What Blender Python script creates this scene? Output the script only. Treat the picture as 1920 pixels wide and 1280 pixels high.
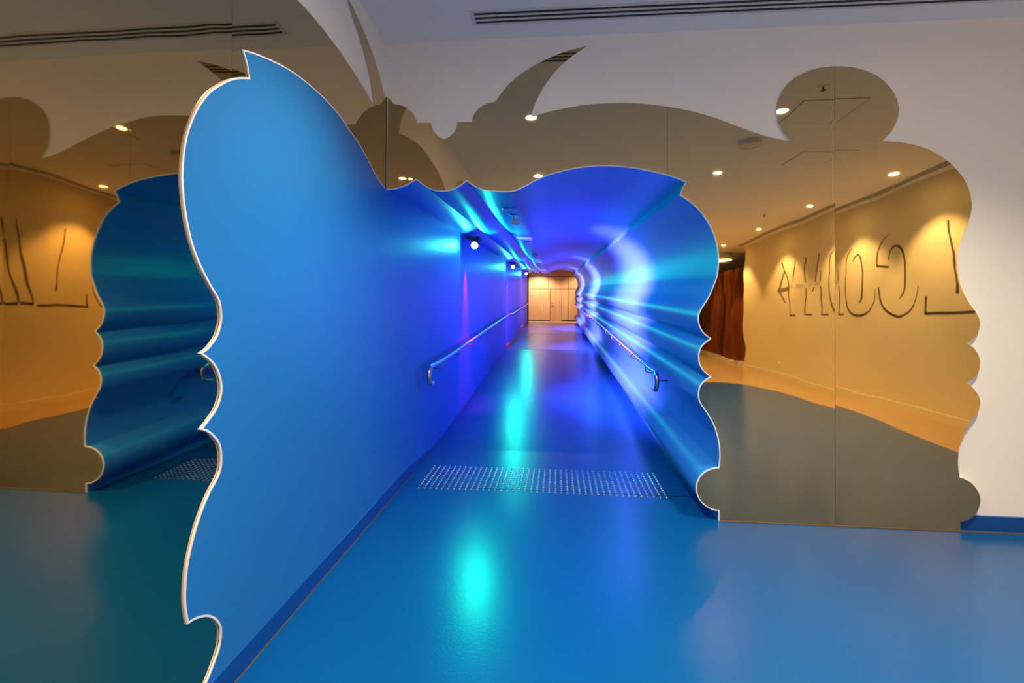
import bpy, bmesh, math, random
from mathutils import Vector, Matrix
from mathutils.geometry import delaunay_2d_cdt
random.seed(7)

# ------------------------------------------------------------------ clear
for o in list(bpy.data.objects):
    bpy.data.objects.remove(o, do_unlink=True)
SC = bpy.context.scene
COL = SC.collection

# ------------------------------------------------------------------ camera
EYE = 1.5543
YAW = 0.0897610
ROLL = 0.005673
cam_d = bpy.data.cameras.new('camera')
cam_d.sensor_fit = 'HORIZONTAL'
cam_d.sensor_width = 36.0
cam_d.lens = 927.22 / 1920 * 36.0
cam_d.shift_x = 0.0
cam_d.shift_y = -(640 - 569.343) / 1920
cam_d.clip_start = 0.05
cam_d.clip_end = 200
cam = bpy.data.objects.new('camera', cam_d)
COL.objects.link(cam)
cfw = Vector((-math.sin(YAW), math.cos(YAW), 0))
crt = Vector((math.cos(YAW), math.sin(YAW), 0))
cup = Vector((0, 0, 1))
cr2 = math.cos(ROLL) * crt + math.sin(ROLL) * cup
cu2 = -math.sin(ROLL) * crt + math.cos(ROLL) * cup
cam.matrix_world = Matrix(((cr2.x, cu2.x, -cfw.x, 0), (cr2.y, cu2.y, -cfw.y, 0), (cr2.z, cu2.z, -cfw.z, EYE), (0, 0, 0, 1)))
SC.camera = cam

# ------------------------------------------------------------------ world, exposure
w = bpy.data.worlds.new('world')
w.use_nodes = True
w.node_tree.nodes['Background'].inputs[0].default_value = (0.05, 0.05, 0.06, 1)
w.node_tree.nodes['Background'].inputs[1].default_value = 0.2
SC.world = w
SC.view_settings.view_transform = 'Standard'
SC.view_settings.look = 'None'
SC.view_settings.gamma = 1
SC.view_settings.use_curve_mapping = False
SC.view_settings.exposure = 0.1

# light strengths (the lamps themselves are built with their fittings below)
WARM = (1.0, 0.80, 0.55)
P_DOWN = 470.0
P_WASH = 275.0
P_CYAN = 110.0
P_LAV = 3500.0
P_MAG = 1800.0
P_FAR = 380.0

# ------------------------------------------------------------------ measured outlines (metres)
XL = -1.3057          # left wall surface
YF = 3.680            # foot of the front mirror
LEAN = 0.0122         # the front mirror leans back a little
YW = 3.725            # white front wall behind the mirror
ZC = 3.56             # ceiling
XR = 5.49             # right wall
SX, SZ = -0.006, 0.031   # run of the tunnel per metre of depth
YE = 24.5             # far end of the tunnel
OPEN = [(-1.307,2.43),(-1.246,2.433),(-1.183,2.449),(-1.12,2.478),(-1.073,2.504),(-1.036,2.472),(-0.987,2.439),(-0.932,2.417),(-0.87,2.41),(-0.815,2.416),(-0.76,2.435),(-0.712,2.466),(-0.686,2.488),(-0.651,2.461),(-0.603,2.433),(-0.555,2.415),(-0.501,2.407),(-0.407,2.4),(-0.345,2.4),(-0.298,2.411),(-0.24,2.438),(-0.165,2.477),(-0.083,2.513),(0.016,2.542),(0.131,2.565),(0.247,2.579),(0.361,2.581),(0.474,2.572),(0.587,2.556),(0.714,2.528),(0.827,2.496),(0.937,2.45),(0.911,2.4),(0.896,2.354),(0.939,2.326),(0.987,2.288),(1.034,2.239),(1.075,2.184),(1.11,2.123),(1.14,2.05),(1.158,1.983),(1.166,1.924),(1.167,1.862),(1.163,1.802),(1.154,1.753),(1.132,1.693),(1.103,1.62),(1.068,1.56),(1.039,1.511),(1.026,1.469),(1.028,1.428),(1.042,1.384),(1.069,1.345),(1.113,1.311),(1.069,1.276),(1.043,1.242),(1.031,1.204),(1.029,1.166),(1.037,1.124),(1.058,1.085),(1.084,1.059),(1.115,1.037),(1.069,1.003),(1.04,0.964),(1.029,0.924),(1.03,0.882),(1.041,0.846),(1.064,0.811),(1.099,0.758),(1.129,0.705),(1.152,0.645),(1.168,0.585),(1.177,0.52),(1.179,0.461),(1.176,0.412),(1.172,0.382),(1.139,0.377),(1.096,0.362),(1.059,0.334),(1.031,0.296),(1.016,0.252),(1.015,0.219),(1.027,0.171),(1.05,0.134),(1.083,0.105),(1.116,0.087),(1.147,0.078),(1.173,0.076)]
FMIR = [(-1.323,3.15),(-1.302,3.148),(-1.263,3.091),(-1.21,3.08),(-1.168,3.063),(-1.125,3.031),(-1.094,2.992),(-1.079,2.957),(-1.075,2.94),(-0.966,2.937),(-0.96,2.909),(-0.943,2.871),(-0.908,2.833),(-0.863,2.806),(-0.818,2.827),(-0.781,2.864),(-0.765,2.901),(-0.761,2.937),(-0.648,2.934),(-0.643,2.969),(-0.621,3.009),(-0.58,3.048),(-0.526,3.074),(-0.469,3.082),(-0.432,3.138),(-0.378,3.204),(-0.311,3.263),(-0.237,3.314),(-0.164,3.355),(-0.077,3.395),(0.009,3.429),(0.108,3.458),(0.22,3.481),(0.174,3.452),(0.121,3.418),(0.056,3.367),(-0.01,3.306),(-0.07,3.234),(-0.116,3.162),(-0.155,3.089),(-0.185,3.016),(-0.196,2.956),(-0.102,2.986),(-0.009,3.006),(0.123,3.028),(0.255,3.042),(0.418,3.046),(0.528,3.043),(0.655,3.031),(0.809,3.006),(0.988,2.965),(1.164,2.905),(1.313,2.842),(1.462,2.783),(1.585,2.748),(1.673,2.73),(1.633,2.77),(1.597,2.828),(1.577,2.887),(1.571,2.951),(1.575,3.009),(1.6,3.079),(1.646,3.145),(1.713,3.197),(1.804,3.239),(1.901,3.259),(2.003,3.26),(2.105,3.245),(2.2,3.211),(2.283,3.155),(2.342,3.09),(2.38,3.016),(2.394,2.94),(2.386,2.877),(2.359,2.808),(2.324,2.759),(2.277,2.717),(2.341,2.713),(2.423,2.703),(2.517,2.679),(2.598,2.646),(2.668,2.604),(2.725,2.556),(2.777,2.499),(2.817,2.442),(2.848,2.374),(2.863,2.311),(2.868,2.255),(2.862,2.2),(2.845,2.138),(2.818,2.077),(2.797,2.018),(2.785,1.978),(2.775,1.918),(2.773,1.855),(2.777,1.779),(2.791,1.704),(2.818,1.634),(2.852,1.571),(2.887,1.522),(2.911,1.473),(2.918,1.439),(2.913,1.398),(2.898,1.362),(2.875,1.331),(2.831,1.298),(2.87,1.273),(2.899,1.233),(2.915,1.19),(2.916,1.15),(2.907,1.103),(2.88,1.063),(2.826,1.027),(2.863,0.999),(2.895,0.957),(2.913,0.92),(2.916,0.885),(2.908,0.84),(2.879,0.792),(2.846,0.746),(2.821,0.699),(2.795,0.632),(2.779,0.569),(2.772,0.499),(2.773,0.442),(2.782,0.371),(2.818,0.36),(2.861,0.333),(2.892,0.294),(2.911,0.252),(2.915,0.218),(2.905,0.167),(2.876,0.114),(2.838,0.083),(2.785,0.068)]
BLUE = [(3.706,2.429),(3.661,2.432),(3.547,2.452),(3.439,2.489),(3.337,2.536),(3.226,2.581),(3.107,2.62),(2.996,2.644),(2.893,2.672),(2.706,2.699),(2.541,2.703),(2.394,2.698),(2.263,2.682),(2.145,2.658),(2.038,2.631),(1.95,2.603),(1.967,2.577),(1.983,2.543),(1.994,2.506),(1.943,2.484),(1.895,2.459),(1.849,2.428),(1.806,2.393),(1.764,2.356),(1.729,2.316),(1.699,2.273),(1.675,2.231),(1.655,2.188),(1.639,2.146),(1.628,2.098),(1.622,2.055),(1.619,2.018),(1.618,1.984),(1.621,1.949),(1.626,1.91),(1.634,1.867),(1.645,1.825),(1.659,1.782),(1.673,1.75),(1.687,1.723),(1.708,1.689),(1.734,1.654),(1.761,1.62),(1.789,1.589),(1.811,1.561),(1.82,1.535),(1.824,1.509),(1.824,1.483),(1.816,1.454),(1.8,1.422),(1.772,1.395),(1.746,1.376),(1.717,1.365),(1.75,1.345),(1.782,1.32),(1.805,1.291),(1.82,1.26),(1.828,1.226),(1.826,1.194),(1.814,1.163),(1.793,1.135),(1.761,1.111),(1.721,1.084),(1.752,1.069),(1.784,1.043),(1.813,1.009),(1.828,0.968),(1.828,0.911),(1.808,0.873),(1.771,0.839),(1.736,0.798),(1.701,0.742),(1.673,0.679),(1.651,0.608),(1.643,0.537),(1.643,0.488),(1.648,0.452),(1.657,0.407),(1.684,0.403),(1.718,0.391),(1.753,0.373),(1.786,0.347),(1.813,0.314),(1.831,0.28),(1.834,0.248),(1.827,0.211),(1.812,0.185),(1.792,0.161),(1.769,0.136),(1.753,0.122)]
HORN_O = [(3.662,3.127),(3.591,3.207),(3.497,3.282),(3.375,3.347),(3.26,3.397),(3.139,3.435),(3.012,3.462)]
HORN_I = [(2.977,3.441),(3.04,3.389),(3.14,3.331),(3.231,3.261),(3.311,3.179),(3.379,3.086),(3.428,2.972)]
ARC = [(3.428,2.972),(3.247,3.017),(3.07,3.047),(2.888,3.07),(2.723,3.082),(2.556,3.088),(2.399,3.087)]
ARC2 = [(3.392,2.955),(3.202,2.987),(2.999,3.017),(2.761,3.035),(2.505,3.041),(2.254,3.033),(2.019,3.008),(1.805,2.965),(1.696,2.92)]
CJ = [(1.547,3.536),(1.076,3.564),(0.652,3.556),(0.242,3.527)]
STROKES = {
 'arrow1':[(-4.901,2.586),(-5.317,2.172),(-5.216,2.151),(-4.823,2.566)],
 'arrow2':[(-5.338,2.174),(-4.932,1.804),(-4.848,1.818),(-5.24,2.188)],
 'arrow3':[(-5.149,2.106),(-4.586,2.138),(-4.632,2.226),(-5.205,2.207)],
 'y1':[(-5.043,2.802),(-4.902,2.567),(-4.673,2.268),(-4.674,2.059),(-4.622,1.865),(-4.631,1.604),(-4.607,1.516),(-4.568,1.518),(-4.591,1.604),(-4.582,1.864),(-4.625,2.058),(-4.625,2.269),(-4.846,2.57),(-4.976,2.802)],
 'y2':[(-4.611,1.51),(-4.262,1.51),(-4.261,1.54),(-4.611,1.541)],
 'y3':[(-4.304,2.807),(-4.391,2.527),(-4.423,2.288),(-4.4,2.286),(-4.338,2.519),(-4.285,2.804)],
 'n1':[(-3.832,2.8),(-3.803,2.685),(-3.853,2.592),(-3.861,2.233),(-3.823,2.231),(-3.807,2.587),(-3.759,2.679),(-3.777,2.797)],
 'n2':[(-3.837,2.125),(-3.81,1.921),(-3.803,1.535),(-3.768,1.535),(-3.772,1.92),(-3.799,2.124)],
 'n3':[(-3.799,1.534),(-3.474,1.533),(-3.474,1.561),(-3.799,1.563)],
 'm1':[(-3.274,2.814),(-3.342,2.526),(-3.407,2.227),(-3.375,2.224),(-3.31,2.522),(-3.237,2.807)],
 'm2':[(-3.447,2.123),(-3.542,2.026),(-3.5,2.016),(-3.412,2.114)],
 'i1':[(-3.178,2.433),(-3.198,2.22),(-3.158,2.217),(-3.163,2.432)],
 'i2':[(-3.164,2.118),(-3.136,1.926),(-3.184,1.543),(-3.153,1.542),(-3.1,1.924),(-3.131,2.117)],
 'i3':[(-3.187,1.539),(-2.9,1.538),(-2.9,1.565),(-3.187,1.567)],
 'o1':[(-2.605,2.814),(-2.75,2.718),(-2.821,2.537),(-2.83,2.348),(-2.86,2.248),(-2.859,2.028),(-2.831,1.851),(-2.751,1.672),(-2.611,1.557),(-2.411,1.506),(-2.191,1.522),(-2.039,1.59),(-1.935,1.699),(-1.878,1.805),(-1.872,1.976),(-1.881,1.977),(-1.895,1.807),(-1.956,1.705),(-2.068,1.604),(-2.212,1.553),(-2.401,1.542),(-2.575,1.578),(-2.709,1.68),(-2.797,1.853),(-2.825,2.027),(-2.834,2.245),(-2.805,2.345),(-2.79,2.532),(-2.729,2.712),(-2.596,2.81)],
 'o2':[(-2.542,2.52),(-2.45,2.603),(-2.336,2.633),(-2.284,2.586),(-2.242,2.447),(-2.216,2.213),(-2.232,1.928),(-2.267,1.822),(-2.319,1.753),(-2.31,1.75),(-2.234,1.815),(-2.192,1.924),(-2.181,2.21),(-2.202,2.445),(-2.235,2.589),(-2.336,2.669),(-2.484,2.62),(-2.552,2.523)],
 'g1':[(-1.412,2.874),(-1.586,2.802),(-1.713,2.677),(-1.767,2.524),(-1.779,2.381),(-1.746,2.377),(-1.734,2.518),(-1.688,2.669),(-1.571,2.793),(-1.407,2.869)],
 'g2':[(-1.78,2.375),(-1.414,2.33),(-1.411,2.366),(-1.777,2.413)],
 'g3':[(-1.792,2.006),(-1.739,1.819),(-1.618,1.654),(-1.457,1.553),(-1.221,1.494),(-1.02,1.523),(-0.838,1.607),(-0.73,1.728),(-0.669,1.867),(-0.649,1.963),(-0.656,1.964),(-0.679,1.869),(-0.746,1.733),(-0.857,1.618),(-1.037,1.547),(-1.214,1.533),(-1.426,1.581),(-1.578,1.669),(-1.697,1.825),(-1.753,2.007)],
 'g4':[(-1.413,2.459),(-1.364,2.565),(-1.273,2.63),(-1.183,2.63),(-1.09,2.57),(-1.033,2.437),(-1.011,2.232),(-1.021,2.001),(-1.054,1.889),(-1.137,1.773),(-1.128,1.77),(-1.023,1.881),(-0.985,1.997),(-0.979,2.23),(-0.992,2.436),(-1.049,2.579),(-1.169,2.66),(-1.298,2.652),(-1.383,2.572),(-1.421,2.461)],
 'l1':[(-0.013,2.845),(0.0,2.688),(0.033,2.504),(0.059,2.4),(0.077,2.234),(0.104,2.081),(0.115,1.943),(0.096,1.814),(0.153,1.809),(0.152,1.941),(0.131,2.081),(0.108,2.233),(0.093,2.399),(0.07,2.504),(0.035,2.685),(0.022,2.84)],
 'l2':[(-0.516,1.795),(-0.521,1.547),(-0.481,1.546),(-0.483,1.793)],
 'l3':[(-0.514,1.54),(0.428,1.544),(0.427,1.575),(-0.515,1.575)],
}
STROKES.update({
 'a1':[(0.818,2.844),(0.742,2.451),(0.686,2.074),(0.59,1.74),(0.539,1.597),(0.51,1.604),(0.56,1.745),(0.646,2.08),(0.712,2.455),(0.798,2.847)],
 'a2':[(0.758,1.571),(0.516,1.563),(0.513,1.605),(0.756,1.613)],
 'a3':[(1.0,2.535),(0.944,2.2),(0.883,1.949),(0.828,1.739),(0.788,1.599),(0.768,1.602),(0.788,1.746),(0.854,1.954),(0.914,2.204),(0.98,2.538)],
 'a4':[(1.07,1.555),(0.787,1.563),(0.789,1.605),(1.072,1.596)],
})
PALE = [
 [(-4.462,2.238),(-4.462,2.164),(-4.44,2.163),(-4.44,2.236)],
 [(-4.529,2.232),(-4.451,2.227),(-4.451,2.237),(-4.529,2.242)],
 [(-4.529,2.2),(-4.451,2.195),(-4.451,2.205),(-4.529,2.21)],
 [(-4.534,2.237),(-4.535,2.205),(-4.512,2.204),(-4.512,2.236)],
 [(-4.488,2.205),(-4.539,2.171),(-4.519,2.165),(-4.469,2.199)],
 [(-4.213,2.229),(-4.214,2.157),(-4.192,2.156),(-4.192,2.227)],
 [(-4.278,2.161),(-4.203,2.156),(-4.203,2.166),(-4.278,2.17)],
 [(-4.278,2.223),(-4.203,2.218),(-4.203,2.228),(-4.277,2.233)],
 [(-4.278,2.192),(-4.203,2.187),(-4.203,2.197),(-4.278,2.202)],
 [(-4.102,2.225),(-4.103,2.154),(-4.082,2.153),(-4.082,2.224)],
 [(-4.165,2.219),(-4.092,2.215),(-4.092,2.224),(-4.165,2.229)],
 [(-4.165,2.188),(-4.092,2.184),(-4.092,2.193),(-4.165,2.198)],
 [(-4.171,2.225),(-4.171,2.194),(-4.15,2.192),(-4.149,2.223)],
 [(-4.127,2.193),(-4.175,2.16),(-4.156,2.154),(-4.109,2.187)],
 [(-3.994,2.221),(-3.994,2.151),(-3.974,2.15),(-3.973,2.22)],
 [(-4.056,2.154),(-3.984,2.15),(-3.984,2.16),(-4.055,2.164)],
 [(-4.055,2.216),(-3.983,2.211),(-3.983,2.221),(-4.055,2.225)],
 [(-4.055,2.185),(-3.984,2.181),(-3.984,2.19),(-4.055,2.195)],
 [(-3.93,2.177),(-3.86,2.173),(-3.86,2.182),(-3.93,2.187)],
 [(-3.68,2.201),(-3.68,2.132),(-3.661,2.131),(-3.661,2.2)],
 [(-3.368,2.215),(-3.368,2.149),(-3.35,2.147),(-3.35,2.214)],
 [(-3.423,2.152),(-3.359,2.148),(-3.359,2.157),(-3.423,2.161)],
 [(-3.289,2.213),(-3.289,2.147),(-3.272,2.146),(-3.271,2.212)],
 [(-3.343,2.15),(-3.28,2.146),(-3.28,2.155),(-3.343,2.159)],
 [(-3.343,2.208),(-3.28,2.203),(-3.28,2.212),(-3.343,2.217)],
 [(-3.343,2.179),(-3.28,2.175),(-3.28,2.184),(-3.343,2.188)],
 [(-3.205,2.213),(-3.205,2.148),(-3.188,2.147),(-3.188,2.212)],
 [(-3.258,2.151),(-3.197,2.147),(-3.197,2.156),(-3.258,2.16)],
 [(-3.258,2.208),(-3.196,2.204),(-3.196,2.213),(-3.258,2.217)],
 [(-3.258,2.18),(-3.196,2.176),(-3.196,2.184),(-3.258,2.188)],
]

# ------------------------------------------------------------------ helpers
def tag(o, label=None, cat=None, group=None, kind=None):
    if label: o['label'] = label
    if cat: o['category'] = cat
    if group: o['group'] = group
    if kind: o['kind'] = kind
    return o

def link(name, me, mat=None, parent=None):
    o = bpy.data.objects.new(name, me)
    COL.objects.link(o)
    if mat is not None and me is not None and not me.materials:
        me.materials.append(mat)
    if parent is not None:
        o.parent = parent
    return o

def empty(name, loc=(0, 0, 0)):
    o = bpy.data.objects.new(name, None)
    o.empty_display_size = 0.1
    o.location = loc
    COL.objects.link(o)
    return o

def child(name, bm, mat, parent):
    """mesh given in world coordinates, parented under a thing that only has a location"""
    me = bpy.data.meshes.new(name)
    L = parent.location
    bmesh.ops.translate(bm, verts=bm.verts, vec=(-L.x, -L.y, -L.z))
    bm.to_mesh(me); bm.free()
    return link(name, me, mat, parent)

def mesh_obj(name, bm, mat, parent=None):
    me = bpy.data.meshes.new(name)
    bm.to_mesh(me); bm.free()
    return link(name, me, mat, parent)

def box(bm, x0, x1, y0, y1, z0, z1):
    v = [bm.verts.new(p) for p in ((x0, y0, z0), (x1, y0, z0), (x1, y1, z0), (x0, y1, z0), (x0, y0, z1), (x1, y0, z1), (x1, y1, z1), (x0, y1, z1))]
    for f in ((0, 3, 2, 1), (4, 5, 6, 7), (0, 1, 5, 4), (1, 2, 6, 5), (2, 3, 7, 6), (3, 0, 4, 7)):
        bm.faces.new([v[i] for i in f])
    return v

def boxm(*a):
    bm = bmesh.new(); box(bm, *a); return bm

def bevel(bm, off=0.004, seg=2):
    bmesh.ops.bevel(bm, geom=list(bm.edges), offset=off, segments=seg, affect='EDGES', profile=0.5)
    return bm

def frame_at(d):
    d = Vector(d).normalized()
    a = Vector((0, 0, 1)) if abs(d.z) < 0.9 else Vector((1, 0, 0))
    u = d.cross(a).normalized()
    return d, u, d.cross(u).normalized()

def tube(bm, pts, r, n=10, cap=True, smooth=True):
    pts = [Vector(p) for p in pts]
    rings = []
    d0, u, v = frame_at(pts[1] - pts[0])
    for i, p in enumerate(pts):
        if i == 0: t = pts[1] - pts[0]
        elif i == len(pts) - 1: t = pts[-1] - pts[-2]
        else: t = (pts[i + 1] - p).normalized() + (p - pts[i - 1]).normalized()
        t.normalize()
        u = (u - t * u.dot(t)).normalized(); v = t.cross(u)
        rr = r[i] if isinstance(r, (list, tuple)) else r
        rings.append([bm.verts.new(p + (u * math.cos(2 * math.pi * k / n) + v * math.sin(2 * math.pi * k / n)) * rr) for k in range(n)])
    for a, b in zip(rings, rings[1:]):
        for k in range(n):
            f = bm.faces.new((a[k], a[(k + 1) % n], b[(k + 1) % n], b[k])); f.smooth = smooth
    if cap:
        bm.faces.new(rings[0][::-1]); bm.faces.new(rings[-1])
    return bm

def lathe(bm, c, axis, prof, n=24, smooth=True):
    """prof: list of (radius, distance along axis)"""
    c = Vector(c); d, u, v = frame_at(axis)
    rings = []
    for r, h in prof:
        if r < 1e-6:
            rings.append([bm.verts.new(c + d * h)])
        else:
            rings.append([bm.verts.new(c + d * h + (u * math.cos(2 * math.pi * k / n) + v * math.sin(2 * math.pi * k / n)) * r) for k in range(n)])
    for a, b in zip(rings, rings[1:]):
        for k in range(n):
            j = (k + 1) % n
            q = ([a[0]] if len(a) == 1 else [a[k], a[j]]) + ([b[0]] if len(b) == 1 else [b[j], b[k]])
            if len(q) > 2:
                f = bm.faces.new(q); f.smooth = smooth
    return bm

def smooth_line(pts, sub=3, deg=28, closed=False):
    """Catmull-Rom through traced points, keeping the cusps sharp. Returns points and the set of cusp indices"""
    n = len(pts)
    P = [Vector((p[0], p[1])) for p in pts]
    corner = [False] * n
    for i in range(1, n - 1):
        a = P[i] - P[i - 1]; b = P[i + 1] - P[i]
        if a.length > 1e-6 and b.length > 1e-6 and abs(a.angle_signed(b)) > math.radians(deg):
            corner[i] = True
    corner[0] = corner[-1] = True
    out, cus = [], set()
    for i in range(n - 1):
        p1, p2 = P[i], P[i + 1]
        p0 = P[i - 1] if not corner[i] else p1 - (p2 - p1)
        p3 = P[i + 2] if not corner[i + 1] else p2 + (p2 - p1)
        if corner[i]: cus.add(len(out))
        for k in range(sub):
            t = k / sub
            out.append(0.5 * ((2 * p1) + (p2 - p0) * t + (2 * p0 - 5 * p1 + 4 * p2 - p3) * t * t + (3 * p1 - p0 - 3 * p2 + p3) * t ** 3))
    cus.add(len(out)); out.append(P[-1])
    return out, cus

def poly_faces(pts2):
    """triangulated concave polygon in the (u,z) plane -> bmesh with y=0"""
    P = []
    for p in pts2:
        q = Vector((p[0], p[1]))
        if not P or (q - P[-1]).length > 2e-4: P.append(q)
    if (P[0] - P[-1]).length < 2e-4: P.pop()
    vs, es, fs, _, _, _ = delaunay_2d_cdt(P, [], [list(range(len(P)))], 1, 1e-5)
    bm = bmesh.new()
    bv = [bm.verts.new((v.x, 0, v.y)) for v in vs]
    for f in fs:
        bm.faces.new([bv[i] for i in f])
    return bm

def cut_u(bm, us):
    for u in us:
        bmesh.ops.bisect_plane(bm, geom=list(bm.verts) + list(bm.edges) + list(bm.faces), plane_co=(u, 0, 0), plane_no=(1, 0, 0), dist=1e-5)

def clip_u(bm, u0, u1):
    for u, inner, outer in ((u0, True, False), (u1, False, True)):
        bmesh.ops.bisect_plane(bm, geom=list(bm.verts) + list(bm.edges) + list(bm.faces), plane_co=(u, 0, 0), plane_no=(1, 0, 0), dist=1e-6, clear_inner=inner, clear_outer=outer)

def slab_from(bm, front, back, edge_mat=1, seams=(), skip=None):
    """2-D faces in (u,z) -> slab between front(u,z) and back(u,z); the rim has its own vertices"""
    out = bmesh.new()
    m = {}
    for v in bm.verts:
        m[v] = out.verts.new(front(v.co.x, v.co.z))
    for f in bm.faces:
        try:
            g = out.faces.new([m[v] for v in f.verts]); g.smooth = True
        except ValueError:
            pass
    for e in bm.edges:
        if len(e.link_faces) == 1:
            a, b = e.verts
            if skip and skip(a.co.x, a.co.z) and skip(b.co.x, b.co.z): continue
            q = [front(a.co.x, a.co.z), front(b.co.x, b.co.z), back(b.co.x, b.co.z), back(a.co.x, a.co.z)]
            g = out.faces.new([out.verts.new(p) for p in q]); g.material_index = edge_mat
            if any(abs(a.co.x - u) < 2e-3 and abs(b.co.x - u) < 2e-3 for u in seams): g.material_index = 2
    bm.free()
    return out

def optical_normals(o, fn):
    """exact normals on the polished face (material 0), plain ones on the rim"""
    me = o.data
    nr = []
    L = o.parent.location
    for p in me.polygons:
        for li in p.loop_indices:
            co = me.vertices[me.loops[li].vertex_index].co + L
            if p.material_index == 0:
                n = fn(co).normalized()
            else:
                n = p.normal
            nr.append(tuple(n))
    me.normals_split_custom_set(nr)

def ribbon(pts, width, to3, proud):
    """flat bead of the given width along a 2-D line, proud of the surface"""
    bm = bmesh.new()
    n = len(pts)
    L, R = [], []
    for i in range(n):
        a = (pts[i] - pts[i - 1]).normalized() if i > 0 else None
        b = (pts[i + 1] - pts[i]).normalized() if i < n - 1 else None
        if a is None: a = b
        if b is None: b = a
        na = Vector((-a.y, a.x)); nb = Vector((-b.y, b.x))
        m = na + nb
        if m.length < 0.2: m = na
        m.normalize()
        s = min(1.8, 1 / max(0.4, m.dot(na)))
        L.append(pts[i] + m * width / 2 * s); R.append(pts[i] - m * width / 2 * s)
    rows = [[bm.verts.new(to3(p.x, p.y, h)) for p in side] for side, h in ((L, 0), (L, proud), (R, proud), (R, 0))]
    for r0, r1 in zip(rows, rows[1:]):
        for i in range(n - 1):
            bm.faces.new((r0[i], r0[i + 1], r1[i + 1], r1[i]))
    return bm

# ------------------------------------------------------------------ materials
def mat(name, col, rough=0.5, metal=0.0, spec=0.5, emit=None, estr=0.0, bump=None, var=None, coat=0.0):
    m = bpy.data.materials.new(name); m.use_nodes = True
    nt = m.node_tree; b = nt.nodes['Principled BSDF']
    b.inputs['Base Color'].default_value = (*col, 1)
    b.inputs['Roughness'].default_value = rough
    b.inputs['Metallic'].default_value = metal
    b.inputs['Specular IOR Level'].default_value = spec
    b.inputs['Coat Weight'].default_value = coat
    if coat: b.inputs['Coat Roughness'].default_value = 0.12
    if emit:
        b.inputs['Emission Color'].default_value = (*emit, 1); b.inputs['Emission Strength'].default_value = estr
    tc = nt.nodes.new('ShaderNodeTexCoord')
    if var:   # (scale, amount, stretch)
        mp = nt.nodes.new('ShaderNodeMapping'); mp.inputs['Scale'].default_value = var[2] if len(var) > 2 else (1, 1, 1)
        nz = nt.nodes.new('ShaderNodeTexNoise'); nz.inputs['Scale'].default_value = var[0]; nz.inputs['Detail'].default_value = 5
        rp = nt.nodes.new('ShaderNodeValToRGB')
        k = var[1]
        rp.color_ramp.elements[0].position = 0.3; rp.color_ramp.elements[1].position = 0.7
        rp.color_ramp.elements[0].color = (*[c * (1 - k) for c in col], 1)
        rp.color_ramp.elements[1].color = (*[min(1, c * (1 + k)) for c in col], 1)
        nt.links.new(tc.outputs['Object'], mp.inputs['Vector']); nt.links.new(mp.outputs[0], nz.inputs['Vector'])
        nt.links.new(nz.outputs['Fac'], rp.inputs[0]); nt.links.new(rp.outputs[0], b.inputs['Base Color'])
    if bump:  # (scale, distance, detail)
        nz = nt.nodes.new('ShaderNodeTexNoise'); nz.inputs['Scale'].default_value = bump[0]; nz.inputs['Detail'].default_value = bump[2]
        bp = nt.nodes.new('ShaderNodeBump'); bp.inputs['Strength'].default_value = 1.0; bp.inputs['Distance'].default_value = bump[1]
        nt.links.new(tc.outputs['Object'], nz.inputs['Vector']); nt.links.new(nz.outputs['Fac'], bp.inputs['Height']); nt.links.new(bp.outputs[0], b.inputs['Normal'])
    return m

M = {}
M['white'] = mat('white_paint', (0.87, 0.87, 0.87), 0.6, spec=0.3, bump=(60, 0.0006, 3))
M['ceil'] = mat('ceiling_paint', (0.87, 0.87, 0.87), 0.75, spec=0.2)
M['blue'] = mat('blue_satin_laminate', (0.014, 0.18, 0.52), 0.42, spec=0.3, var=(0.8, 0.05))
M['shell'] = mat('blue_gloss_laminate', (0.024, 0.215, 0.68), 0.42, spec=0.27)
M['skirt'] = mat('blue_skirting', (0.002, 0.065, 0.33), 0.35)
M['floor'] = mat('blue_resin_floor', (0.001, 0.075, 0.27), 0.25, spec=0.5, var=(0.9, 0.06), bump=(70, 0.0006, 4))
M['beige'] = mat('beige_resin_floor', (0.46, 0.31, 0.15), 0.3, var=(1.2, 0.05))
M['mirror'] = mat('bronze_mirror', (0.63, 0.465, 0.235), 0.02, metal=1.0, bump=(3.0, 0.0009, 1))
M['edge'] = mat('white_edging', (0.78, 0.80, 0.90), 0.4)
M['seam'] = mat('dark_joint', (0.10, 0.075, 0.05), 0.6)
M['rwhite'] = mat('right_wall_paint', (0.78, 0.67, 0.40), 0.65, spec=0.25)
M['ink'] = mat('dark_brown_lettering', (0.07, 0.045, 0.025), 0.6)
M['ink2'] = mat('taupe_lettering', (0.20, 0.15, 0.11), 0.6)
M['ink3'] = mat('pale_lettering', (0.52, 0.43, 0.32), 0.6)
M['steel'] = mat('brushed_steel_rail', (0.50, 0.50, 0.51), 0.33, metal=1.0)
M['stud'] = mat('stainless_stud', (0.80, 0.84, 0.86), 0.22, metal=1.0)
M['dark'] = mat('dark_slot', (0.012, 0.012, 0.014), 0.6)
M['alu'] = mat('white_aluminium', (0.68, 0.68, 0.69), 0.45)
M['black'] = mat('black_fitting', (0.02, 0.02, 0.022), 0.4)
M['plastic'] = mat('white_plastic', (0.75, 0.75, 0.76), 0.4)
M['wood'] = mat('pale_timber_panel', (0.62, 0.36, 0.17), 0.42, var=(7, 0.10, (1, 1, 0.12)))
M['woodd'] = mat('door_timber', (0.56, 0.31, 0.14), 0.42, var=(7, 0.10, (1, 1, 0.12)))
M['wstrip'] = mat('brown_timber_skirting', (0.30, 0.12, 0.06), 0.4)
M['fin'] = mat('dark_red_timber', (0.22, 0.055, 0.018), 0.35, var=(14, 0.35, (1, 1, 0.06)))
M['fin2'] = mat('dark_brown_timber', (0.10, 0.028, 0.012), 0.4, var=(14, 0.35, (1, 1, 0.06)))
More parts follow.
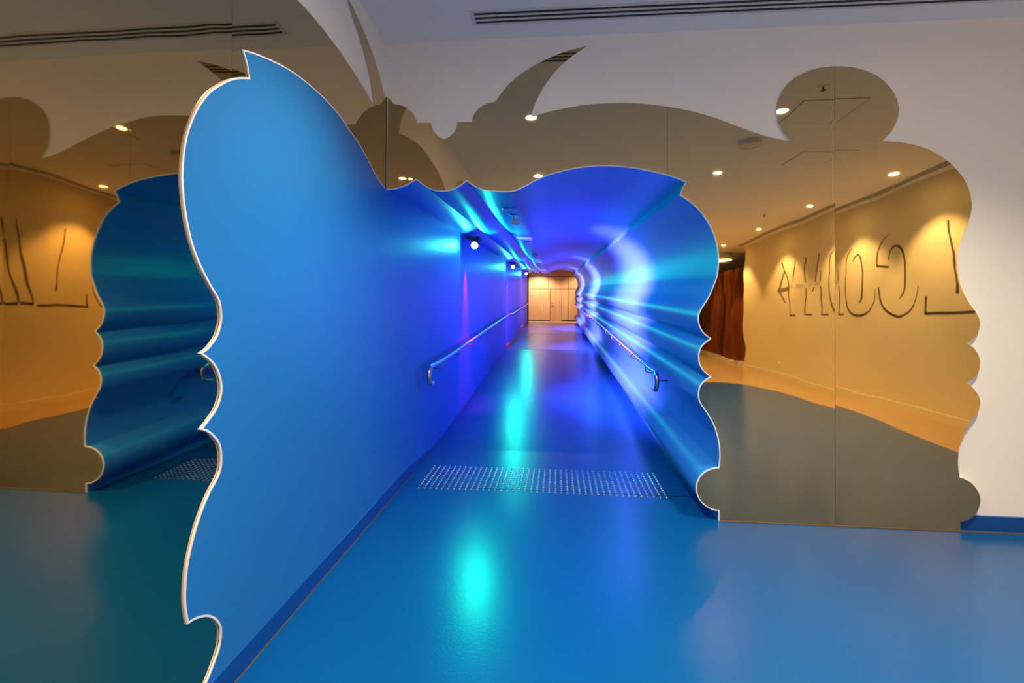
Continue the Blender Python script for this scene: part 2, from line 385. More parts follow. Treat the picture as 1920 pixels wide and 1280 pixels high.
M['plinth'] = mat('pale_plinth', (0.70, 0.60, 0.45), 0.5)
M['lampw'] = mat('warm_lamp_glass', (1, 0.9, 0.75), 0.3, emit=(1.0, 0.80, 0.52), estr=160)
M['lampc'] = mat('cyan_lamp_glass', (0.6, 1, 0.95), 0.3, emit=(0.06, 1.0, 0.66), estr=240)
M['lampm'] = mat('violet_lamp_glass', (0.9, 0.7, 1), 0.3, emit=(0.75, 0.35, 1.0), estr=12)
M['lampf'] = mat('cove_light_glass', (1, 0.9, 0.7), 0.3, emit=(1.0, 0.80, 0.45), estr=9)

def spot(name, parent, loc, aim, power, col, deg, blend=0.5, rad=0.04):
    d = bpy.data.lights.new(name, 'SPOT')
    d.energy = power; d.color = col; d.spot_size = math.radians(deg); d.spot_blend = blend; d.shadow_soft_size = rad
    o = bpy.data.objects.new(name, d); COL.objects.link(o)
    o.parent = parent
    L = parent.location if parent else Vector((0, 0, 0))
    o.location = Vector(loc) - L
    o.rotation_euler = Vector(aim).to_track_quat('-Z', 'Y').to_euler()
    return o

# ================================================================== STRUCTURE
OPENS, OC = smooth_line(OPEN + [], 3)
for p in OPENS: p.x = max(p.x, XL + 0.001)
open_foot = Vector((OPEN[-1][0], 0.0))
BL = list(BLUE)
# the foot of the left outline repeats the round knob of the right one
BL += [(1.722, 0.092), (1.690, 0.080), (1.655, 0.078)]
BLS, BC = smooth_line(BL, 3)
FM, FC = smooth_line(FMIR, 2)

def yfl(z): return YF + LEAN * z
OSET = {(round(p.x, 3), round(p.y, 3)) for p in OPENS}
OSET |= {(a + i * 0.001, b + j * 0.001) for a, b in list(OSET) for i in (-1, 0, 1) for j in (-1, 0, 1)}
OSET = {(round(a, 3), round(b, 3)) for a, b in OSET}
def on_mouth(u, z): return (round(u, 3), round(z, 3)) in OSET

# --- floors -------------------------------------------------------------
def flat(pts, z, name, m):
    bm = bmesh.new()
    f = bm.faces.new([bm.verts.new((x, y, z)) for x, y in pts])
    bmesh.ops.triangulate(bm, faces=[f], ngon_method='EAR_CLIP')
    bmesh.ops.recalc_face_normals(bm, faces=bm.faces)
    for f in bm.faces:
        if f.normal.z < 0: f.normal_flip()
    return mesh_obj(name, bm, m)

edge_curve = [(4.36, YW), (4.38, 2.6), (4.42, 1.54), (4.49, 0.85), (4.55, 0.0), (4.57, -0.9), (4.56, -1.5), (4.53, -1.95), (4.43, -2.7), (4.20, -3.4), (3.98, -3.8), (3.74, -4.07), (3.45, -4.18), (3.1, -4.2), (XL - 0.1, -4.2)]
ec, _ = smooth_line(edge_curve, 4, deg=60)
ecl = [(p.x, p.y) for p in ec]
bf = flat([(XL - 0.1, YW + 0.4), (4.36, YW + 0.4)] + ecl, 0.0, 'floor', M['floor'])
tag(bf, 'glossy blue resin floor in front of the tunnel', 'floor', kind='structure')
bg = flat([(4.36, YW + 0.4), (9.5, YW + 0.4), (9.5, -16.5), (XL - 0.1, -16.5)] + ecl[::-1], 0.0, 'floor', M['beige'])
tag(bg, 'beige floor strip beside the lettered wall', 'floor', kind='structure')

def zfl(y):
    pts = [(YF, 0.0), (5.2, 0.0), (13.2, 0.33), (14.6, 0.33), (23.3, 0.64), (YE, 0.64)]
    for (a, za), (b, zb) in zip(pts, pts[1:]):
        if y <= b: return za + (zb - za) * max(0, (y - a)) / (b - a)
    return 0.64

bm = bmesh.new()
ys = [YW + 0.39, 5.2, 7.2, 9.2, 11.2, 13.2, 14.6, 17.5, 20.5, 23.3, YE]
row = []
for y in ys:
    dx = SX * (y - YF)
    row.append((bm.verts.new((XL - 0.05 + dx, y, zfl(y))), bm.verts.new((1.6 + dx, y, zfl(y)))))
for a, b in zip(row, row[1:]):
    bm.faces.new((a[0], a[1], b[1], b[0]))
rf = mesh_obj('floor', bm, M['floor'])
tag(rf, 'blue ramp floor rising through the tunnel', 'floor', kind='structure')

# --- ceiling --------------------------------------------------------------
cl = mesh_obj('ceiling', boxm(XL - 0.2, 9.5, -16.5, YW + 0.1, ZC, ZC + 0.12), M['ceil'])
tag(cl, 'white plasterboard ceiling with downlights', 'ceiling', kind='structure')

# --- front wall ----------------------------------------------------------
wpts = [(XL - 0.02, ZC), (9.5, ZC), (9.5, 0.0), (open_foot.x, 0.0)] + [(p.x, p.y) for p in OPENS[::-1]] + [(XL - 0.02, OPENS[0].y)]
bm = slab_from(poly_faces(wpts), lambda u, z: (u, YW, z), lambda u, z: (u, YW + 0.12, z), 0, skip=on_mouth)
for f in bm.faces: f.smooth = False
wf = mesh_obj('wall_front', bm, M['white'])
tag(wf, 'white front wall around the bronze mirror and tunnel mouth', 'wall', kind='structure')

# --- left wall ------------------------------------------------------------
wl = mesh_obj('wall_left', boxm(XL - 0.15, XL - 0.016, -16.5, YW + 0.12, 0, ZC), M['white'])
tag(wl, 'white left wall behind the large bronze mirror', 'wall', kind='structure')

# --- right wall, back wall ---------------------------------------------------
wr = mesh_obj('wall_right', boxm(XR, XR + 0.3, -7.75, YW, 0, ZC), M['rwhite'])
tag(wr, 'cream wall with giant outlined lettering seen in the mirror', 'wall', kind='structure')
wb = mesh_obj('wall_back', boxm(XL - 0.15, 9.5, -16.6, -16.4, 0, ZC), M['white'])
tag(wb, 'plain back wall far behind the camera', 'wall', kind='structure')
we = mesh_obj('wall_recess', boxm(9.4, 9.6, -16.5, YW, 0, ZC), M['rwhite'])
tag(we, 'cream wall at the end of the recess behind the timber columns', 'wall', kind='structure')

# --- tunnel: left facing (continues out into the room as a scalloped panel) ----
lw = []
top = [(p.x, p.y) for p in BLS[::-1]]           # from the knob foot up and round to the corner
foot_y = BL[-1][0]
out_poly = [(foot_y, 0.0)] + top + [(YF + 0.03, 2.431), (YF + 0.03, 0.0)]
bm = slab_from(poly_faces(out_poly), lambda u, z: (XL, u, z), lambda u, z: (XL - 0.016, u, z), 0)
for f in bm.faces: f.smooth = False
ob = mesh_obj('wall_tunnel_entrance', bm, M['blue'])
tag(ob, 'blue scalloped wall panel reaching out of the tunnel on the left', 'wall panel', kind='structure')
bm = bmesh.new()
prev = None
for y in [YF + 0.03, 6, 9, 12, 15, 18, 21, YE]:
    dx = SX * (y - YF); dz = SZ * (y - YF)
    r = (bm.verts.new((XL + dx, y, -0.05)), bm.verts.new((XL + dx, y, 2.431 + dz)))
    if prev: bm.faces.new((prev[0], prev[1], r[1], r[0]))
    prev = r
tl = mesh_obj('wall_tunnel_left', bm, M['blue'])
tag(tl, 'flat blue left wall inside the tunnel', 'wall', kind='structure')

# --- tunnel: scalloped shell --------------------------------------------------
prof = list(OPENS) + [Vector((open_foot.x, 0.0)), Vector((open_foot.x, -0.25))]
cus = set(OC) | {len(OPENS), len(OPENS) + 1}
bm = bmesh.new()
rows = []
yl = [None, 4.4, 5.5, 7, 8.5, 10, 12, 14, 16, 18, 20, 22, YE]
for y in yl:
    r = []
    for p in prof:
        yy = yfl(p.y) + 0.004 if y is None else y
        t = yy - YF
        r.append(bm.verts.new((p.x + SX * t, yy, p.y + SZ * t)))
    rows.append(r)
sharp = []
for a, b in zip(rows, rows[1:]):
    for i in range(len(prof) - 1):
        f = bm.faces.new((a[i], b[i], b[i + 1], a[i + 1])); f.smooth = True
bm.edges.ensure_lookup_table()
for a, b in zip(rows, rows[1:]):
    for i in cus:
        e = bm.edges.get((a[i], b[i]))
        if e: e.smooth = False
sh = mesh_obj('wall_tunnel_right', bm, M['shell'])
tag(sh, 'glossy blue scalloped tunnel ceiling and right wall', 'wall', kind='structure')

# --- skirtings ----------------------------------------------------------------
bm = boxm(1.9, 1.9 + 0.001, 0, 0.001, 0, 0.001); bm.free()
bm = bmesh.new()
prev = None
for y, h in ((foot_y + 0.012, 0.10), (3.9, 0.10), (4.3, 0.095), (4.75, 0.06), (5.3, 0.012)):
    dx = SX * max(0, y - YF)
    r = [bm.verts.new(p) for p in ((XL + 0.006 + dx, y, 0), (XL + 0.006 + dx, y, h), (XL + dx, y, h + 0.002))]
    if prev:
        for i in (0, 1): bm.faces.new((prev[i], prev[i + 1], r[i + 1], r[i]))
    prev = r
sk = mesh_obj('baseboard_left', bm, M['skirt'])
tag(sk, 'deep blue skirting along the foot of the left tunnel wall', 'skirting', kind='structure')
sk = mesh_obj('baseboard_front', boxm(1.80, 9.3, YW - 0.018, YW, 0, 0.10), M['skirt'])
tag(sk, 'deep blue skirting under the white wall right of the mirror', 'skirting', kind='structure')
sk = mesh_obj('baseboard_right', boxm(XR - 0.015, XR, -7.75, YW, 0, 0.11), M['rwhite'])
tag(sk, 'cream skirting along the lettered wall', 'skirting', kind='structure')
bm = bmesh.new(); prev = None
for y in (13.4, 14.6, 19, 23.3, YE - 0.3):
    dx = SX * (y - YF); z = zfl(y)
    r = [bm.verts.new(p) for p in ((XL + dx + 0.012, y, z), (XL + dx + 0.012, y, z + 0.10), (XL + dx, y, z + 0.10))]
    if prev:
        for i in (0, 1): bm.faces.new((prev[i], prev[i + 1], r[i + 1], r[i]))
    prev = r
sk = mesh_obj('baseboard_tunnel', bm, M['wstrip'])
tag(sk, 'brown skirting at the far end of the left tunnel wall', 'skirting', kind='structure')
# thin sealant line at the foot of the mirror
bm = boxm(open_foot.x, 4.36, YF - 0.012, YF + 0.004, 0, 0.006)
sk = mesh_obj('trim_1', bm, mat('brown_sealant', (0.10, 0.07, 0.055), 0.6))
tag(sk, 'thin brown sealant line along the foot of the front mirror', 'trim', kind='structure')
bm = boxm(XL + 0.006, XL + 0.010, foot_y, 4.5, 0, 0.004)
sk = mesh_obj('trim_2', bm, bpy.data.materials['brown_sealant'])
tag(sk, 'thin brown sealant line under the blue left wall', 'trim', kind='structure')

# ================================================================== MIRRORS
F_SEAMS = [0.803, 1.968]
PW = 1.165
BOW = math.tan(math.radians(0.6)) * PW / 4

fpoly = [(XL, 0)]
fpoly = [(open_foot.x, 0.0)] + [(p.x, p.y) for p in OPENS[::-1]] + [(XL + 0.001, OPENS[0].y)] + [(XL + 0.001, FMIR[0][1])] + [(p.x, p.y) for p in FM if p.x > XL + 0.004] + [(FMIR[-1][0], 0.0)]
froot = tag(empty('mirror_cladding', (1.6, YF, 0)), 'bronze mirror cladding with scalloped cloud outline on the white front wall', 'mirror')
ranges = [(-2.0, 0.803, None), (0.803, 1.968, 0.803), (1.968, 3.4, 1.968)]
for (u0, u1, org) in ranges:
    bm = poly_faces(fpoly)
    g = 0.0008
    clip_u(bm, u0 + g, u1 - g)
    if org is not None:
        cut_u(bm, [org + PW * k / 12 for k in range(1, 12)])
    def bow(u, o=org):
        if o is None: return 0.0
        t = (u - o) / PW * 2 - 1
        return BOW * (1 - t * t)
    s = slab_from(bm, lambda u, z: Vector((u, yfl(z) - bow(u), z)), lambda u, z: Vector((u, YW, z)), seams=(u0, u1, XL + 0.001), skip=on_mouth)
    bmesh.ops.recalc_face_normals(s, faces=[f for f in s.faces if f.material_index])
    for f in s.faces:
        f.normal_update()
        if f.material_index == 0 and f.normal.y > 0: f.normal_flip()
    p = child('mirror_panel', s, M['mirror'], froot)
    p.data.materials.append(M['edge']); p.data.materials.append(M['seam'])
    def nf(co, o=org):
        d = 0.0 if o is None else -BOW * 2 * ((co.x - o) / PW * 2 - 1) * 2 / PW
        return Vector((-d, -1, LEAN))
    optical_normals(p, nf)
tr = child('opening_edging', ribbon(list(OPENS) + [open_foot], 0.0075, lambda u, z, h: Vector((u, yfl(z) + 0.006 - h, z)), 0.010), M['edge'], froot)
tag(tr, 'thin white edging around the tunnel mouth')

lm_top = [(YF + 0.036, 3.145)] + HORN_O + [(2.955, 3.468)] + HORN_I[:-1]
arc = ARC[:-1] + [(2.32, 3.075), (2.02, 3.035), (1.75, 2.965), (1.45, 2.86), (1.05, 2.75)]
lobe = [(1.13, 2.86), (1.13, 3.02), (1.0, 3.2), (0.7, 3.32), (0.35, 3.30), (0.05, 3.17), (-0.05, 2.98), (0.0, 2.82), (0.1, 2.74), (-0.35, 2.70), (-0.85, 2.45), (-1.02, 2.0), (-0.9, 1.6), (-1.05, 1.3), (-0.9, 1.0), (-1.05, 0.7), (-0.9, 0.35), (-0.9, 0.0)]
t1, _ = smooth_line(lm_top, 2); t2, _ = smooth_line(arc, 2); t3, _ = smooth_line(lobe, 2)
lpoly = [(p.x, p.y) for p in list(t1) + list(t2) + list(t3)] + [(foot_y, 0.0)] + [q for q in top if q[0] < YF - 0.002] + [(YF + 0.028, BL[0][1])]
lroot = tag(empty('mirror_cladding', (XL - 0.016, 1.0, 0)), 'bronze mirror cladding with curling horn outline on the left wall', 'mirror')
LW = 1.22
for (u0, u1, org) in [(1.89, 3.8, 1.89), (0.67, 1.89, 0.67), (-0.55, 0.67, -0.55), (-1.5, -0.55, -1.77)]:
    bm = poly_faces(lpoly)
    clip_u(bm, u0 + 0.0008, u1 - 0.0008)
    wd = LW
    cut_u(bm, [org + wd * k / 12 for k in range(1, 18)])
    def bowl(u, o=org, w_=wd):
        t = (u - o) / w_ * 2 - 1
        return BOW * (1 - t * t) if t < 1 else 0.0
    s = slab_from(bm, lambda u, z: Vector((XL - 0.007 + bowl(u), u, z)), lambda u, z: Vector((XL - 0.016, u, z)), seams=(u0, u1))
    for f in s.faces:
        f.normal_update()
        if f.material_index == 0 and f.normal.x < 0: f.normal_flip()
    p = child('mirror_panel', s, M['mirror'], lroot)
    p.data.materials.append(M['edge']); p.data.materials.append(M['seam'])
    def nl(co, o=org):
        t = (co.y - o) / LW * 2 - 1
        d = -BOW * 2 * t * 2 / LW if t < 1 else 0.0
        return Vector((1, -d, 0))
    optical_normals(p, nl)
bt = ribbon([Vector(p) for p in BLS if p.x < YF - 0.006] + [Vector((foot_y, 0.0))], 0.007, lambda u, z, h: Vector((XL - 0.005 + h, u, z)), 0.0065)
tr = child('panel_edging', bt, M['edge'], lroot)
tag(tr, 'white edging around the blue scalloped panel')

# ================================================================== HANDRAILS
def rail_z(y):
    pts = [(4.0, 0.935), (5.2, 0.935), (13.2, 1.265), (14.5, 1.265), (23.2, 1.56), (30, 1.56)]
    for (a, za), (b, zb) in zip(pts, pts[1:]):
        if y <= b: return za + (zb - za) * (y - a) / (b - a)

def handrail(x0, side, y0, dz, label, loop_from):
    root = tag(empty('handrail', (x0, y0, 0)), label, 'handrail', 'handrails in the tunnel')
    X = lambda y: x0 + SX * (y - YF)
    pts = []
    r = 0.085
    zt = rail_z(y0) + dz
    # hooked end: the tube turns down and back on itself
    pts.append((X(y0), y0 + 0.17, zt - 2 * r))
    pts.append((X(y0), y0 + 0.10, zt - 2 * r))
    for k in range(1, 12):
        a = math.pi * k / 12
        pts.append((X(y0), y0 + 0.10 - r * math.sin(a), zt - r - r * math.cos(a)))
    for y in (y0 + 0.10, 5.15, 5.2, 5.25, 9.2, 13.15, 13.2, 13.25, 14.45, 14.5, 14.55, 19, 23.0):
        if y >= y0 + 0.1: pts.append((X(y), y, rail_z(y) + dz))
    bm = bmesh.new(); tube(bm, pts, 0.021, 14)
    child('rail', bm, M['steel'], root)
    yb = [y0 + 0.13, y0 + 0.62] + [y0 + 0.62 + 1.02 * k for k in range(1, 18)]
    for y in yb:
        if y > 22.8: break
        z = rail_z(y) + dz; x = X(y)
        bm = bmesh.new()
        q = [(x, y, z - 0.015), (x, y, z - 0.062), (x + side * 0.012, y, z - 0.078), (x + side * 0.03, y, z - 0.085), (x + side * 0.24, y, z - 0.085)]
        tube(bm, q, 0.007, 8)
        child('bracket', bm, M['steel'], root)
    return root
handrail(-1.215, -1, 4.66, 0.0, 'brushed steel handrail with hooked end on the flat left tunnel wall', None)
handrail(0.965, 1, 4.80, -0.035, 'brushed steel handrail with hooked end on the scalloped right tunnel wall', None)

# ================================================================== TACTILE STUDS
TX, TY = -1.1532, 4.0948
troot = tag(empty('tactile_stud_field', (TX, TY, 0)), 'rectangular field of stainless tactile studs on the blue floor at the ramp foot', 'tactile studs')
bm = bmesh.new()
lathe(bm, (0, 0, 0), (0, 0, 1), [(0.0125, 0.0), (0.0115, 0.0032), (0.008, 0.0056), (0.0, 0.006)], 10, smooth=False)
sme = bpy.data.meshes.new('stud'); bm.to_mesh(sme); bm.free(); sme.materials.append(M['stud'])
NC, NR = 42, 12
for j in range(7):
    for i in range(NC):
        o = bpy.data.objects.new('stud', sme); COL.objects.link(o); o.parent = troot
        o.location = (0.05 * i, 0.05 * j, 0.0005)
bm = bmesh.new()
for j in range(7, NR):
    for i in range(NC):
        lathe(bm, (TX + 0.05 * i, TY + 0.05 * j, 0.0005), (0, 0, 1), [(0.0125, 0.0), (0.0115, 0.0032), (0.008, 0.0056), (0.0, 0.006)], 8, smooth=False)
o = child('stud_rows', bm, M['stud'], troot); tag(o, kind='stuff')

# ================================================================== TUNNEL LIGHTS
def fixture(x, y, z, label):
    root = tag(empty('tunnel_spotlight', (x, y, z)), label, 'spotlight', 'coloured spotlights in the tunnel')
    bm = boxm(x - 0.13, x + 0.06, y + 0.06, y + 0.34, z + 0.10, z + 0.135); bevel(bm, 0.006)
    child('mounting_plate', bm, M['black'], root)
    bm = bmesh.new()
    tube(bm, [(x, y + 0.16, z + 0.11), (x, y + 0.12, z + 0.06), (x, y + 0.08, z)], 0.012, 8)
    child('bracket', bm, M['black'], root)
    bm = bmesh.new()
    tube(bm, [(x - 0.02, y + 0.26, z + 0.11), (x + 0.0, y + 0.27, z + 0.05)], 0.012, 8)
    child('bracket', bm, M['black'], root)
    a = Vector((0.22, -1, -0.12)).normalized()
    bm = bmesh.new()
    lathe(bm, Vector((x, y, z)) - a * 0.0, -a, [(0.0, 0.02), (0.046, 0.02), (0.05, 0.0), (0.052, 0.0), (0.055, 0.03), (0.048, 0.12), (0.03, 0.15), (0, 0.15)], 20)
    child('lamp_body', bm, M['black'], root)
    bm = bmesh.new(); lathe(bm, Vector((x, y, z)), a, [(0, 0.006), (0.03, 0.003), (0.046, -0.012)], 20)
    child('lens', bm, M['lampc'], root)
    b = Vector((1, 0.25, -0.35)).normalized()
    c2 = Vector((x + 0.02, y + 0.27, z + 0.02))
    bm = bmesh.new()
    lathe(bm, c2, -b, [(0.0, 0.02), (0.036, 0.02), (0.04, 0.0), (0.042, 0.0), (0.044, 0.03), (0.038, 0.10), (0, 0.11)], 18)
    child('lamp_body', bm, M['black'], root)
    bm = bmesh.new(); lathe(bm, c2, b, [(0, 0.004), (0.036, -0.010)], 18)
    child('lens', bm, M['lampm'], root)
    spot('cyan_beam', root, Vector((x + 0.05, y - 0.03, z)), (1.2, -1, -0.65), P_CYAN, (0.0, 1.0, 0.60), 114, 0.8, 0.04)
    spot('violet_beam', root, c2 + b * 0.03, (1, 0.22, -0.5), P_LAV, (1.0, 0.20, 0.70), 90, 0.9, 0.035)
    spot('magenta_beam', root, Vector((x - 0.04, y + 0.30, z - 0.02)), (-0.10, 0.06, -1), P_MAG, (1.0, 0.0, 0.08), 42, 1.0, 0.02)
    return root
fixture(-1.139, 6.80, 2.363, 'cyan and violet spotlight nearest the tunnel mouth')
fixture(-1.178, 13.35, 2.557, 'cyan and violet spotlight halfway along the tunnel')
fixture(-1.217, 19.80, 2.764, 'cyan and violet spotlight nearest the far door')

# ================================================================== SMALL CEILING FITTINGS IN THE TUNNEL
def tceil(x, y): return 2.40 + SZ * (y - YF)
x, y = -0.43, 4.52; z = tceil(x, y) + 0.004
root = tag(empty('ceiling_cover_plate', (x, y, z)), 'round flush cover plate in the tunnel ceiling', 'cover plate')
bm = bmesh.new(); lathe(bm, (x, y, z), (0, 0, -1), [(0.078, 0.0), (0.076, 0.006), (0.06, 0.009), (0, 0.009)], 28)
child('plate', bm, M['shell'], root)
bm = bmesh.new(); lathe(bm, (x, y, z), (0, 0, -1), [(0.012, 0.008), (0.010, 0.014), (0, 0.014)], 14)
child('centre_boss', bm, M['plastic'], root)
x, y = -0.43, 4.9; z = tceil(x, y) + 0.004
root = tag(empty('security_camera', (x, y, z)), 'small grey box camera hanging from the tunnel ceiling', 'camera')
bm = bmesh.new(); lathe(bm, (x, y, z), (0, 0, -1), [(0.045, 0.0), (0.043, 0.008), (0, 0.008)], 20)
child('ceiling_plate', bm, M['shell'], root)
bm = bmesh.new(); tube(bm, [(x, y, z), (x, y, z - 0.06)], 0.006, 8)
child('stem', bm, M['plastic'], root)
bm = boxm(x - 0.012, x + 0.062, y - 0.05, y + 0.05, z - 0.098, z - 0.054); bevel(bm, 0.008)
child('housing', bm, M['plastic'], root)
bm = bmesh.new(); lathe(bm, (x + 0.025, y + 0.05, z - 0.078), (0, 1, 0), [(0.016, 0), (0.016, 0.012), (0.0, 0.014)], 14)
child('lens', bm, M['black'], root)
bm = bmesh.new(); tube(bm, [(x + 0.03, y, z - 0.095), (x + 0.03, y, z - 0.115)], 0.005, 8)
child('adjusting_screw', bm, M['steel'], root)
for (x, y, lab) in ((-0.45, 7.9, 'chrome fire sprinkler in the tunnel ceiling nearest the mouth'), (-0.50, 15.0, 'chrome fire sprinkler far along the tunnel ceiling')):
    z = tceil(x, y) + 0.004
    root = tag(empty('fire_sprinkler', (x, y, z)), lab, 'sprinkler', 'sprinklers in the tunnel')
    bm = bmesh.new(); lathe(bm, (x, y, z), (0, 0, -1), [(0.06, 0), (0.055, 0.010), (0, 0.012)], 18)
    child('escutcheon', bm, M['plastic'], root)
    bm = bmesh.new(); tube(bm, [(x, y, z - 0.01), (x, y, z - 0.05)], 0.008, 8)
    lathe(bm, (x, y, z - 0.05), (0, 0, -1), [(0.026, 0), (0.026, 0.003), (0, 0.004)], 12)
    child('deflector', bm, M['steel'], root)
x, y = -0.47, 10.8; z = tceil(x, y) + 0.004
root = tag(empty('smoke_detector', (x, y, z)), 'round smoke detector on the tunnel ceiling between the sprinklers', 'smoke detector')
bm = bmesh.new(); lathe(bm, (x, y, z), (0, 0, -1), [(0.06, 0), (0.06, 0.018), (0.05, 0.02)], 20); child('base', bm, M['plastic'], root)
bm = bmesh.new(); lathe(bm, (x, y, z), (0, 0, -1), [(0.045, 0.018), (0.043, 0.035), (0.03, 0.045), (0, 0.047)], 20); child('dome', bm, M['plastic'], root)

# floor joint strips on the ramp
for y, lab in ((13.2, 'thin metal strip across the ramp at the landing edge'), (18.1, 'thin metal strip across the upper ramp'), (21.2, 'thin metal strip across the ramp nearest the door')):
    z = zfl(y)
    o = mesh_obj('floor_joint_strip', boxm(XL + SX * (y - YF) + 0.01, 1.12 + SX * (y - YF), y - 0.02, y + 0.02, z - 0.006, z + 0.004), M['steel'])
    tag(o, lab, 'floor strip', 'joint strips across the ramp')

# ================================================================== DOWNLIGHTS
def downlight(x, y, power, label, deg, bl):
    root = tag(empty('downlight', (x, y, ZC)), label, 'downlight', 'warm recessed downlights in the ceiling')
    bm = bmesh.new(); lathe(bm, (x, y, ZC), (0, 0, -1), [(0.080, 0.0), (0.078, 0.005), (0.060, 0.006), (0.056, 0.001)], 28)
    child('trim_ring', bm, M['alu'], root)
    bm = bmesh.new(); lathe(bm, (x, y, ZC), (0, 0, -1), [(0.056, 0.0015), (0.03, 0.003), (0, 0.0035)], 24)
    child('lens', bm, M['lampw'], root)
    spot('beam', root, (x, y, ZC - 0.025), (0, 0, -1), power, WARM, deg, bl, 0.055)
colw = {-0.28: 'column nearest the left mirror', 2.27: 'middle column', 4.80: 'column beside the lettered wall'}
roww = ['first', 'second', 'third', 'fourth', 'fifth', 'sixth']
for xx in (-0.28, 2.27, 4.80):
    for k, yy in enumerate((2.22, 0.05, -2.27, -4.75, -7.6, -10.5)):
        if xx == 4.80 and k < 2: yy -= (0.1, 0.22)[k]
        wash = xx > 4
        if wash and k == 0: continue
        dim = 1.0 if k < 3 or wash else 0.6
        downlight(xx, yy, (P_WASH if wash else P_DOWN) * dim, 'round warm downlight, %s from the front wall in the %s' % (roww[k - 1 if wash else k], colw[xx]), 104 if wash else 116, 0.4 if wash else 0.95)

# ================================================================== SLOT DIFFUSERS
def diffuser(a0, a1, c, along_x, label):
    loc = ((a0 + a1) / 2, c, ZC) if along_x else (c, (a0 + a1) / 2, ZC)
    root = tag(empty('slot_diffuser', loc), label, 'air vent', 'linear slot diffusers in the ceiling')
    def bx(p0, p1, q0, q1, z0, z1):
        return boxm(p0, p1, q0, q1, z0, z1) if along_x else boxm(q0, q1, p0, p1, z0, z1)
    child('frame', bx(a0 - 0.03, a1 + 0.03, c - 0.09, c + 0.09, ZC - 0.004, ZC + 0.002), M['alu'], root)
    for k in (-1, 0, 1):
        child('slot', bx(a0, a1, c + 0.05 * k - 0.011, c + 0.05 * k + 0.011, ZC - 0.0055, ZC - 0.001), M['dark'], root)
    for k in (-1.5, -0.5, 0.5, 1.5):
        child('blade', bx(a0, a1, c + 0.05 * k - 0.010, c + 0.05 * k + 0.010, ZC - 0.0065, ZC - 0.003), M['alu'], root)
diffuser(-0.58, 5.0, 3.435, True, 'long three-slot air diffuser in the ceiling along the white front wall')
diffuser(-7.6, 3.1, XR - 0.25, False, 'long three-slot air diffuser in the ceiling along the lettered wall')

# ================================================================== OTHER CEILING THINGS SEEN IN THE MIRROR
def hatch(x0, x1, y0, y1, label):
    root = tag(empty('access_hatch', ((x0 + x1) / 2, (y0 + y1) / 2, ZC)), label, 'access hatch', 'ceiling access hatches')
    child('panel', boxm(x0 + 0.004, x1 - 0.004, y0 + 0.004, y1 - 0.004, ZC - 0.003, ZC + 0.002), M['ceil'], root)
    for a in ((x0, x1, y0 - 0.003, y0 + 0.004), (x0, x1, y1 - 0.004, y1 + 0.003), (x0 - 0.003, x0 + 0.004, y0, y1), (x1 - 0.004, x1 + 0.003, y0, y1)):
        child('joint', boxm(*a, ZC - 0.0012, ZC + 0.001), M['dark'], root)
hatch(2.38, 2.94, 1.87, 2.46, 'square ceiling access hatch nearest the front wall')
hatch(3.11, 3.68, 0.36, 0.92, 'square ceiling access hatch further from the front wall')
x, y = 2.28, 1.32
root = tag(empty('ceiling_speaker', (x, y, ZC)), 'round white ceiling speaker with raised rim', 'speaker')
bm = bmesh.new(); lathe(bm, (x, y, ZC), (0, 0, -1), [(0.13, 0.0), (0.13, 0.045), (0.122, 0.05), (0.11, 0.046)], 30); child('rim', bm, M['plastic'], root)
bm = bmesh.new(); lathe(bm, (x, y, ZC), (0, 0, -1), [(0.11, 0.044), (0.06, 0.05), (0, 0.052)], 30); child('grille', bm, M['alu'], root)
for x, y, lab in ((2.41, 2.75, 'ceiling sprinkler right of the near downlight'), (0.3, 2.9, 'ceiling sprinkler above the curling mirror horn'), (4.2, -3.0, 'ceiling sprinkler near the lettered wall')):
    root = tag(empty('fire_sprinkler', (x, y, ZC)), lab, 'sprinkler', 'ceiling sprinklers in the foyer')
    bm = bmesh.new(); lathe(bm, (x, y, ZC), (0, 0, -1), [(0.045, 0), (0.04, 0.006), (0, 0.008)], 18); child('escutcheon', bm, M['plastic'], root)
    bm = bmesh.new(); tube(bm, [(x, y, ZC - 0.006), (x, y, ZC - 0.035)], 0.008, 8)
    lathe(bm, (x, y, ZC - 0.035), (0, 0, -1), [(0.024, 0), (0.024, 0.003), (0, 0.004)], 12); child('deflector', bm, M['black'], root)

# ================================================================== WALL LETTERING
def glyph(polys, name, m, root):
    bm = bmesh.new()
    for pl in polys:
        n = len(pl) // 2
        if n > 2:
            l, r = smooth_line(pl[:n], 3, deg=50)[0], smooth_line(pl[n:], 3, deg=50)[0]
            pl = [(q.x, q.y) for q in l] + [(q.x, q.y) for q in r]
            m_ = min(len(l), len(r)); n = m_
        fr = [bm.verts.new((XR - 0.004, a, b)) for a, b in pl]
        bk = [bm.verts.new((XR, a, b)) for a, b in pl]
        N = len(pl)
        for i in range(n - 1):
            bm.faces.new((fr[i], fr[i + 1], fr[N - 2 - i], fr[N - 1 - i]))
        for i in range(N):
            j = (i + 1) % N
            bm.faces.new((fr[i], bk[i], bk[j], fr[j]))
    bmesh.ops.recalc_face_normals(bm, faces=bm.faces)
    return child(name, bm, m, root)
lr = tag(empty('wall_lettering', (XR, -1.5, 0.0)), 'giant dark brown outlined lettering and arrow on the cream wall', 'lettering')
for nm, ks in (('letter', ['a1', 'a2', 'a3', 'a4']), ('letter', ['l1', 'l2', 'l3']), ('letter', ['g1', 'g2', 'g3', 'g4']), ('letter', ['o1', 'o2']), ('letter', ['i1', 'i2', 'i3', 'm1', 'm2']), ('letter', ['n1', 'n2', 'n3']), ('letter', ['y1', 'y2', 'y3'])):
    glyph([STROKES[k] for k in ks], nm, M['ink'], lr)
